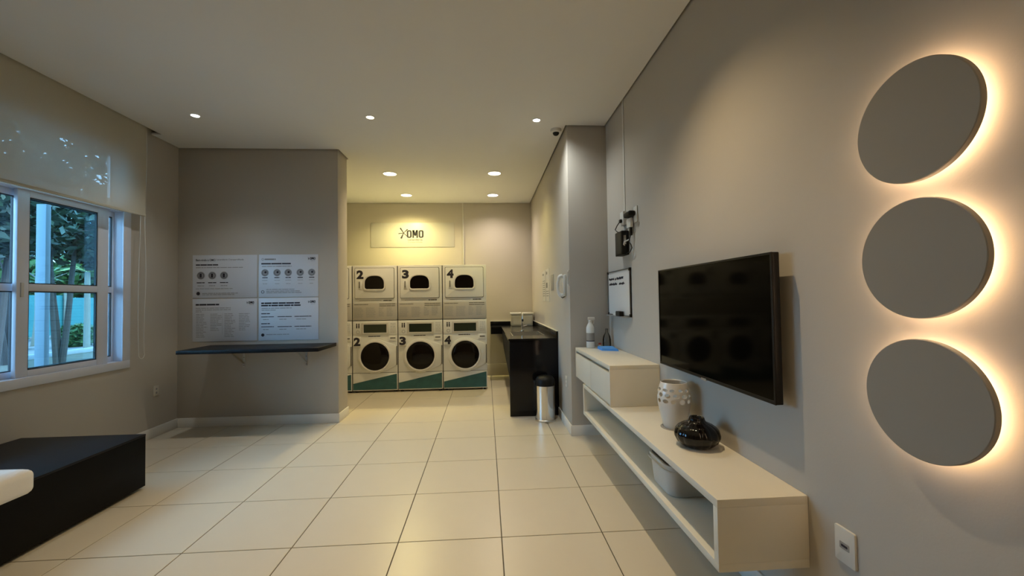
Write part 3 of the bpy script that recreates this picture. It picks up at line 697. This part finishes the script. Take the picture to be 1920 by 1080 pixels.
# items on the cabinet
qx, qy, qz = 1.037, 4.115, .902
sp = thing('spray_bottle', 'white trigger spray bottle on the cabinet top', 'bottle', (qx, qy, qz))
MB().lathe([(.034,0),(.039,.004),(.040,.02),(.040,.185),(.038,.205),(.028,.23),(.016,.25),(.015,.262)], (qx,qy,qz), seg=28).build('bottle_body', 'bottle_white', sp)
MB().lathe([(.0404,.075),(.0404,.15)], (qx,qy,qz), seg=28, cap=False).build('label', 'bottle_label', sp)
MB().lathe([(.0408,.066),(.0408,.075)], (qx,qy,qz), seg=28, cap=False).build('label_stripe', 'ink', sp)
MB().lathe([(.018,.255),(.018,.275),(.014,.278)], (qx,qy,qz), seg=20).build('collar', 'plastic_white', sp)
MB().box(qx-.022, qx+.046, qy-.012, qy+.012, qz+.276, qz+.306).build('spray_head', 'plastic_white', sp, bevel=.005)
MB().tube([(qx+.030,qy,qz+.280),(qx+.036,qy,qz+.262),(qx+.032,qy,qz+.235)], [.007,.006,.005], 8).build('trigger', 'plastic_white', sp)
cl = thing('clear_bottle', 'clear glass bottle in the corner on the cabinet top', 'bottle', (1.205, 4.12, .902))
MB().lathe([(.036,0),(.040,.004),(.042,.03),(.041,.08),(.034,.115),(.020,.14),(.012,.155),(.012,.178),(.014,.18)], (1.205,4.12,.902), seg=24).build('bottle_glass', 'clear', cl)
MB().lathe([(.014,.176),(.014,.188),(.010,.190)], (1.205,4.12,.902), seg=16).build('cap', 'print_grey', cl)
rc = thing('red_cap_vial', 'tiny vial with red and white cap behind the blue cloth', 'vial', (1.135, 4.125, .902))
MB().lathe([(.012,0),(.013,.003),(.013,.028)], (1.135,4.125,.902), seg=16).build('vial_body', 'plastic_white', rc)
MB().lathe([(.014,.028),(.014,.044),(.010,.047)], (1.135,4.125,.902), seg=16).build('cap', 'red_plastic', rc)
bc = thing('blue_cloth', 'bright blue folded cloth on the cabinet top', 'cloth', (1.15, 3.93, .902))
vs = []; fs = []; N = 10; rr = random.Random(2)
c00, c10, c11, c01 = Vector((1.083,3.875,0)), Vector((1.225,3.81,0)), Vector((1.235,4.03,0)), Vector((1.09,4.055,0))
for lay, (z0, ins) in enumerate(((.9025, 0), (.909, .006), (.916, .012))):
    m = MB(); A = []; B = []
    for j in range(N+1):
        for i in range(N+1):
            u, v = i/N, j/N; u = u + (ins*4)*(.5-u); v = v + (ins*4)*(.5-v)
            p = c00.lerp(c10, u).lerp(c01.lerp(c11, u), v); w = .0012*math.sin(9*u+lay)+.0012*math.sin(7*v+2*lay)
            e = .006*(v**2) if lay == 2 else 0
            A.append((p.x, p.y, z0)); B.append((p.x, p.y, z0+.0055+max(-.0008,w)+e))
    fs = []; n1 = N+1; K = n1*n1
    for j in range(N):
        for i in range(N):
            k = j*n1+i; fs += [(K+k,K+k+1,K+k+n1+1,K+k+n1), (k,k+n1,k+n1+1,k+1)]
    for i in range(N): fs += [(i,i+1,K+i+1,K+i), (N*n1+i,K+N*n1+i,K+N*n1+i+1,N*n1+i+1), (i*n1,K+i*n1,K+(i+1)*n1,(i+1)*n1), (i*n1+N,(i+1)*n1+N,K+(i+1)*n1+N,K+i*n1+N)]
    m.add(A+B, fs).build('cloth_fold', 'blue_cloth', bc, ang=50)

# ------------------------------------------------------------------ television
tv = thing('television', 'large black flat television mounted on the right wall', 'television', (XR, 2.245, .944))
tx = 1.195; ty0, ty1, tz0, tz1 = 1.668, 2.815, .944, 1.583
MB().box(tx+.004, tx+.034, ty0, ty1, tz0, tz1).build('tv_body', 'bezel', tv, bevel=.004)
MB().ring([(-ty1+.010,tz0+.016),(-ty0-.010,tz0+.016),(-ty0-.010,tz1-.010),(-ty1+.010,tz1-.010)], [(-ty1,tz0),(-ty0,tz0),(-ty0,tz1),(-ty1,tz1)], (tx+.004,0,0), -Y, Z, -X, .006).build('bezel', 'bezel', tv, bevel=.001)
MB().box(tx+.001, tx+.0045, ty0+.009, ty1-.009, tz0+.015, tz1-.009).build('screen', 'screen', tv, smooth=False)
MB().box(tx+.030, XR-.008, 1.95, 2.55, 1.05, 1.40).build('rear_housing', 'black_plastic', tv, bevel=.006)
MB().box(XR-.010, XR, 2.05, 2.45, 1.12, 1.34).build('wall_mount', 'black_plastic', tv)
MB().box(tx-.004, tx+.004, 2.215, 2.265, tz0-.006, tz0+.006).build('sensor_bar', 'steel', tv, bevel=.001)

# whiteboard
wb = thing('whiteboard', 'small framed whiteboard with two handwritten lines beside the television', 'whiteboard', (XR, 3.89, 1.225))
wy0, wy1, wz0, wz1 = 3.565, 4.222, 1.228, 1.660
MB().box(XR-.010, XR-.001, wy0, wy1, wz0, wz1).build('board', 'white_paint', wb)
MB().ring([(-wy1+.010,wz0+.010),(-wy0-.010,wz0+.010),(-wy0-.010,wz1-.010),(-wy1+.010,wz1-.010)], [(-wy1,wz0),(-wy0,wz0),(-wy0,wz1),(-wy1,wz1)], (XR-.001,0,0), -Y, Z, -X, .016).build('frame', 'print_grey', wb)
for a, b in ((wy0, wz0), (wy1-.022, wz0), (wy0, wz1-.022), (wy1-.022, wz1-.022)):
    MB().box(XR-.020, XR-.001, a-.002, a+.024, b-.002, b+.024).build('corner_cap', 'black_plastic', wb, bevel=.003)
MB().box(XR-.045, XR-.016, wy0+.03, wy1-.03, wz0-.008, wz0-.002).build('pen_tray', 'bottle_label', wb, bevel=.001)
m = MB(); rr = random.Random(8)
for z, segs in ((1.578, ((4.185,4.02),(3.99,3.965),(3.94,3.75))), (1.527, ((4.175,3.93),(3.87,3.72)))):
    for a, b in segs:
        P = []; n = max(6, int((a-b)/.008)); 
        for k in range(n+1): P.append((XR-.0108, a+(b-a)*k/n, z + (.015 if k % 2 else -.010)*rr.uniform(.3,1) + .01*(a-b)))
        m.tube(P, .0035, 5)
stuff(m.build('handwriting', 'ink', wb))
er = thing('board_eraser', 'black eraser block on the whiteboard tray', 'eraser', (XR-.032, 3.80, wz0))
MB().box(XR-.055, XR-.017, 3.735, 3.865, wz0-.001, wz0+.045).build('eraser_body', 'black_plastic', er, bevel=.006)
MB().box(XR-.058, XR-.055, 3.75, 3.85, wz0+.004, wz0+.04).build('eraser_grip', 'dark_olive', er)
pe = MB().lathe([(.004,0),(.008,.008),(.008,.10),(.006,.112)], (XR-.032, 3.885, wz0+.007), axis=(0,1,0), seg=12).build('marker_pen', 'plastic_white', base=(XR-.032, 3.94, wz0))
tag(pe, 'white marker pen on the whiteboard tray', 'pen')

# power cabling above the whiteboard
cd_ = thing('cable_conduit', 'thin white conduit running down from the ceiling to an outlet box', 'conduit', (XR, 3.69, 2.05))
MB().box(XR-.007, XR-.0005, 3.674, 3.700, 2.17, ZC+.03).build('conduit_run', 'plastic_white', cd_, bevel=.003)
MB().box(XR-.035, XR-.0005, 3.645, 3.735, 2.05, 2.175).build('outlet_box', 'plastic_white', cd_, bevel=.006)
MB().prism(rrect(-3.712,-3.668,2.075,2.105,.008), (XR-.035,0,0), -Y, Z, -X, .02).build('plug', 'black_plastic', cd_, bevel=.003)
op = thing('outlet_adapter', 'white outlet plate with black power adapter above the whiteboard', 'adapter', (XR, 3.43, 2.04))
MB().box(XR-.010, XR-.0005, 3.375, 3.455, 2.030, 2.165).build('plate', 'plastic_white', op, bevel=.003)
MB().box(XR-.070, XR-.010, 3.395, 3.545, 2.085, 2.130).build('adapter_body', 'black_plastic', op, bevel=.015, bseg=3)
MB().box(XR-.038, XR-.010, 3.46, 3.56, 2.00, 2.080).build('white_plug', 'plastic_white', op, bevel=.008)
MB().box(XR-.034, XR-.012, 3.475, 3.505, 1.93, 2.02).build('black_plug', 'black_plastic', op, bevel=.005)
rt = thing('network_box', 'black box hanging on the wall above the whiteboard with loose cables', 'electronics', (XR, 3.69, 1.775))
MB().box(XR-.068, XR-.001, 3.60, 3.785, 1.778, 1.992).build('box_body', 'black_plastic', rt, bevel=.005)
MB().box(XR-.071, XR-.068, 3.612, 3.773, 1.79, 1.98).build('front_panel', 'dark_olive', rt, bevel=.001)
MB().box(XR-.052, XR-.030, 3.594, 3.600, 1.87, 1.95).build('port_strip', 'steel', rt)
MB().tube([(XR-.05,3.70,2.085),(XR-.055,3.76,2.06),(XR-.06,3.80,2.03),(XR-.055,3.76,2.005),(XR-.04,3.72,1.99)], .0045, 7).build('cable', 'black_plastic', rt)
MB().tube([(XR-.023,3.49,1.94),(XR-.03,3.50,1.91),(XR-.028,3.53,1.88),(XR-.03,3.47,1.85),(XR-.03,3.45,1.82),(XR-.03,3.50,1.79),(XR-.03,3.60,1.785)], .0045, 7).build('cable', 'black_plastic', rt)
MB().tube([(XR-.045,3.592,1.86),(XR-.06,3.57,1.865),(XR-.06,3.55,1.885),(XR-.03,3.52,1.90)], .006, 7).build('cable', 'plastic_white', rt)

# ------------------------------------------------------------------ disc wall lamps
def disc_lamp(y, z, label):
    t = thing('disc_lamp', label, 'wall lamp', (XR, y, z), 'backlit disc lamps'); r = .171; xq = XR - .052
    MB().lathe([(r-.002, 0), (r, .002), (r, .017), (r-.005, .017), (r-.005, .005), (.02, .005)], (xq, y, z), axis=(1,0,0), seg=96).build('disc', 'lamp_disc_shaded', t, ang=25)
    MB().lathe([(.055, 0), (.055, .0465)], (XR-.047, y, z), axis=(1,0,0), seg=32).build('wall_mount', 'white_paint', t)
    MB().lathe([(.134, 0), (.138, .0), (.138, .016), (.134, .016)], (XR-.029, y, z), axis=(1,0,0), seg=64, cap=False).build('led_ring', 'led', t)
    MB().lathe([(.132, 0), (.1335, 0), (.1335, .044), (.132, .044)], (XR-.0465, y, z), axis=(1,0,0), seg=48, cap=False).build('led_carrier', 'white_paint', t)
disc_lamp(1.107, 1.890, 'topmost backlit white disc lamp with painted-in shade on the right wall')
disc_lamp(1.107, 1.500, 'middle backlit white disc lamp with painted-in shade on the right wall')
disc_lamp(1.107, 1.100, 'lowest backlit white disc lamp with painted-in shade on the right wall')

# ------------------------------------------------------------------ outside the window
gz = -.10
struct(MB().box(-60, XL-.35, -20, 60, gz-.3, gz).build('ground', 'path', smooth=False), 'pale paved ground outside the window', 'ground')
struct(MB().box(-12.6, -8.4, 4, 16, gz-.02, gz+.012).build('planting_bed', 'soil', base=(-10.5, 10, gz)), 'brown earth bed under the trees outside', 'bed')
tag(MB().box(-12.75, -12.6, 4, 22, gz, gz+.14).build('kerb', 'kerb', base=(-12.7, 13, gz), bevel=.01), 'pale kerb edging the bed outside', 'kerb')
tag(MB().box(-4.474, -4.38, 4.435, 4.486, gz, 2.42).build('porch_post', 'exterior_white', base=(-4.5, 4.5, gz), bevel=.006), 'pale blue white post outside the sliding window', 'post')
fe = thing('turquoise_fence', 'turquoise sheet fence far beyond the trees outside', 'fence', (-17.5, 18, gz))
for k in range(10):
    MB().box(-19.03, -18.97, 8 + k*2.0, 9.98 + k*2.0, gz+.2, 1.75 + .05*(k % 3)).build('fence_panel', 'turquoise', fe)
    MB().lathe([(.05,0),(.05,2.1)], (-18.9, 8+k*2.0, gz), seg=8).build('fence_post', 'bark_pale', fe)
def leaves(rng, centre, rad, n, size, squash=.75):
    m = MB(); c = Vector(centre); vs = []; fs = []
    for _ in range(n):
        while True:
            p = Vector((rng.uniform(-1,1), rng.uniform(-1,1), rng.uniform(-1,1)))
            if .15 < p.length < 1: break
        p = Vector((p.x*rad, p.y*rad, p.z*rad*squash)) + c
        a = Vector((rng.gauss(0,1), rng.gauss(0,1), rng.gauss(0,.5))).normalized(); b = a.cross(Vector((rng.gauss(0,1), rng.gauss(0,1), rng.gauss(0,1)))).normalized()
        s = size*rng.uniform(.6,1.4); k = len(vs)
        vs += [p - a*s, p + b*s*.38, p + a*s, p - b*s*.38]; fs.append((k,k+1,k+2,k+3))
    return m.add(vs, fs)
def tree(x, y, h, lean, crowns, label, leafm, barkm, seed, r0=.11, forks=2, n=2600, size=.13):
    rng = random.Random(seed); t = thing('tree', label, 'tree', (x, y, gz), 'trees outside the window')
    for q in range(forks):
        a = lean + q*2.3; P = []; rr = []
        for k in range(9):
            s = k/8; P.append((x + math.cos(a)*(.05 + .55*s*s) * (1 if q == 0 else .9) + .04*math.sin(6*s+q), y + math.sin(a)*(.05+.55*s*s) + .04*math.sin(5*s+2*q), gz + h*s)); rr.append(r0*(1-.55*s)*(1 if q == 0 else .75))
        MB().tube(P, rr, 9).build('trunk', barkm, t)
        for j in range(3):
            st = Vector(P[5+j]); e = st + Vector((rng.uniform(-.9,.9), rng.uniform(-.9,.9), rng.uniform(.4,.9)))
            MB().tube([st, st.lerp(e,.5)+Vector((0,0,.1)), e], [r0*.35, r0*.22, r0*.1], 6).build('branch', barkm, t)
    for c, rad, *nn in crowns:
        o = leaves(rng, Vector((x,y,0))+Vector(c), rad, nn[0] if nn else n, size).build('foliage', leafm, t, smooth=False); o['kind'] = 'stuff'
tree(-9.35, 9.75, 4.3, .4, [((0,.2,4.9),1.9,2900), ((0,.3,3.35),1.35), ((.5,.9,2.75),.85)], 'dark leafy tree with forked trunk nearest the right of the window', 'leaf_dark', 'bark', 1, .062, 3, 2400, .11)
tree(-8.9, 8.05, 4.2, 1.2, [((0,-.2,4.8),1.9,2900), ((0,0,3.2),1.2), ((-.2,-.5,2.6),.8)], 'dark leafy tree at the left edge of the window', 'leaf_dark', 'bark', 2, .07, 2, 2400, .11)
tree(-12.2, 11.4, 3.6, 2.2, [((0,0,4.2),1.7)], 'dark leafy tree standing behind the window post', 'leaf_dark', 'bark', 3, .09, 2, 2200)
tree(-14.2, 17.6, 3.2, 1.0, [((0,0,3.9),1.1)], 'slim pale trunk tree before the turquoise fence', 'leaf_mid', 'bark_pale', 4, .08, 1, 900, .2)
tree(-16.8, 16.6, 3.4, 2.0, [((0,0,4.1),1.1)], 'second slim pale trunk tree farther along the fence', 'leaf_mid', 'bark_pale', 6, .08, 1, 900, .2)
tree(-21.6, 24.6, 4.5, 2.0, [((0,0,2.6),2.4)], 'large mid green tree beyond the turquoise fence', 'leaf_mid', 'bark', 7, .18, 2, 2600, .28)
tree(-22.0, 19.4, 5, 2.0, [((0,0,2.6),2.4)], 'large green tree beyond the fence at the left', 'leaf_mid', 'bark', 8, .18, 2, 2600, .28)
def shrub(x, y, r, label, leafm, seed, size=.12, n=900):
    t = thing('shrub', label, 'shrub', (x, y, gz), 'shrubs outside the window'); rng = random.Random(seed)
    o = leaves(rng, (x, y, gz+r*.7), r, n, size, .8).build('foliage', leafm, t, smooth=False); o['kind'] = 'stuff'
    for k in range(4): MB().tube([(x,y,gz),(x+r*.5*math.cos(k*1.6),y+r*.5*math.sin(k*1.6),gz+r)], .015, 5).build('stem', 'bark', t)
shrub(-14.9, 16.2, .55, 'round green shrub at the foot of the turquoise fence', 'leaf_mid', 21)
shrub(-16.2, 15.0, .60, 'green shrub left of the slim pale trunks', 'leaf_mid', 22)
# fan of long leaves behind the kerb
ag = thing('palm_plant', 'yellow green fan palm outside between the trunks', 'palm', (-13.2, 14.7, gz)); rng = random.Random(31)
MB().lathe([(.09,0),(.07,2.6)], (-13.2,14.7,gz), seg=9).build('stem', 'bark_pale', ag)
for k in range(22):
    a = 2*PI*k/22; e = rng.uniform(.1,1.1); L = rng.uniform(.9,1.4); d = Vector((math.cos(a)*math.cos(e), math.sin(a)*math.cos(e), math.sin(e))); s = d.cross(Z).normalized()
    b0 = Vector((-13.2,14.7,gz+2.6)); P = [b0, b0+d*L*.5+s*.09, b0+d*L-Z*.25, b0+d*L*.5-s*.09]
    MB().add(P, [(0,1,2,3)]).build('frond', 'leaf_pale', ag, smooth=False)
yl = thing('yellow_sign', 'small round yellow sign among the trees at the window edge', 'sign', (-10.9, 10.35, gz))
MB().lathe([(.02,0),(.02,1.95)], (-10.9,10.35,gz), seg=8).build('pole', 'bark', yl)
MB().lathe([(.14,0),(.14,.012)], (-10.9,10.35,gz+2.05), axis=(.7,-.7,0), seg=20).build('disc', 'yellow', yl)
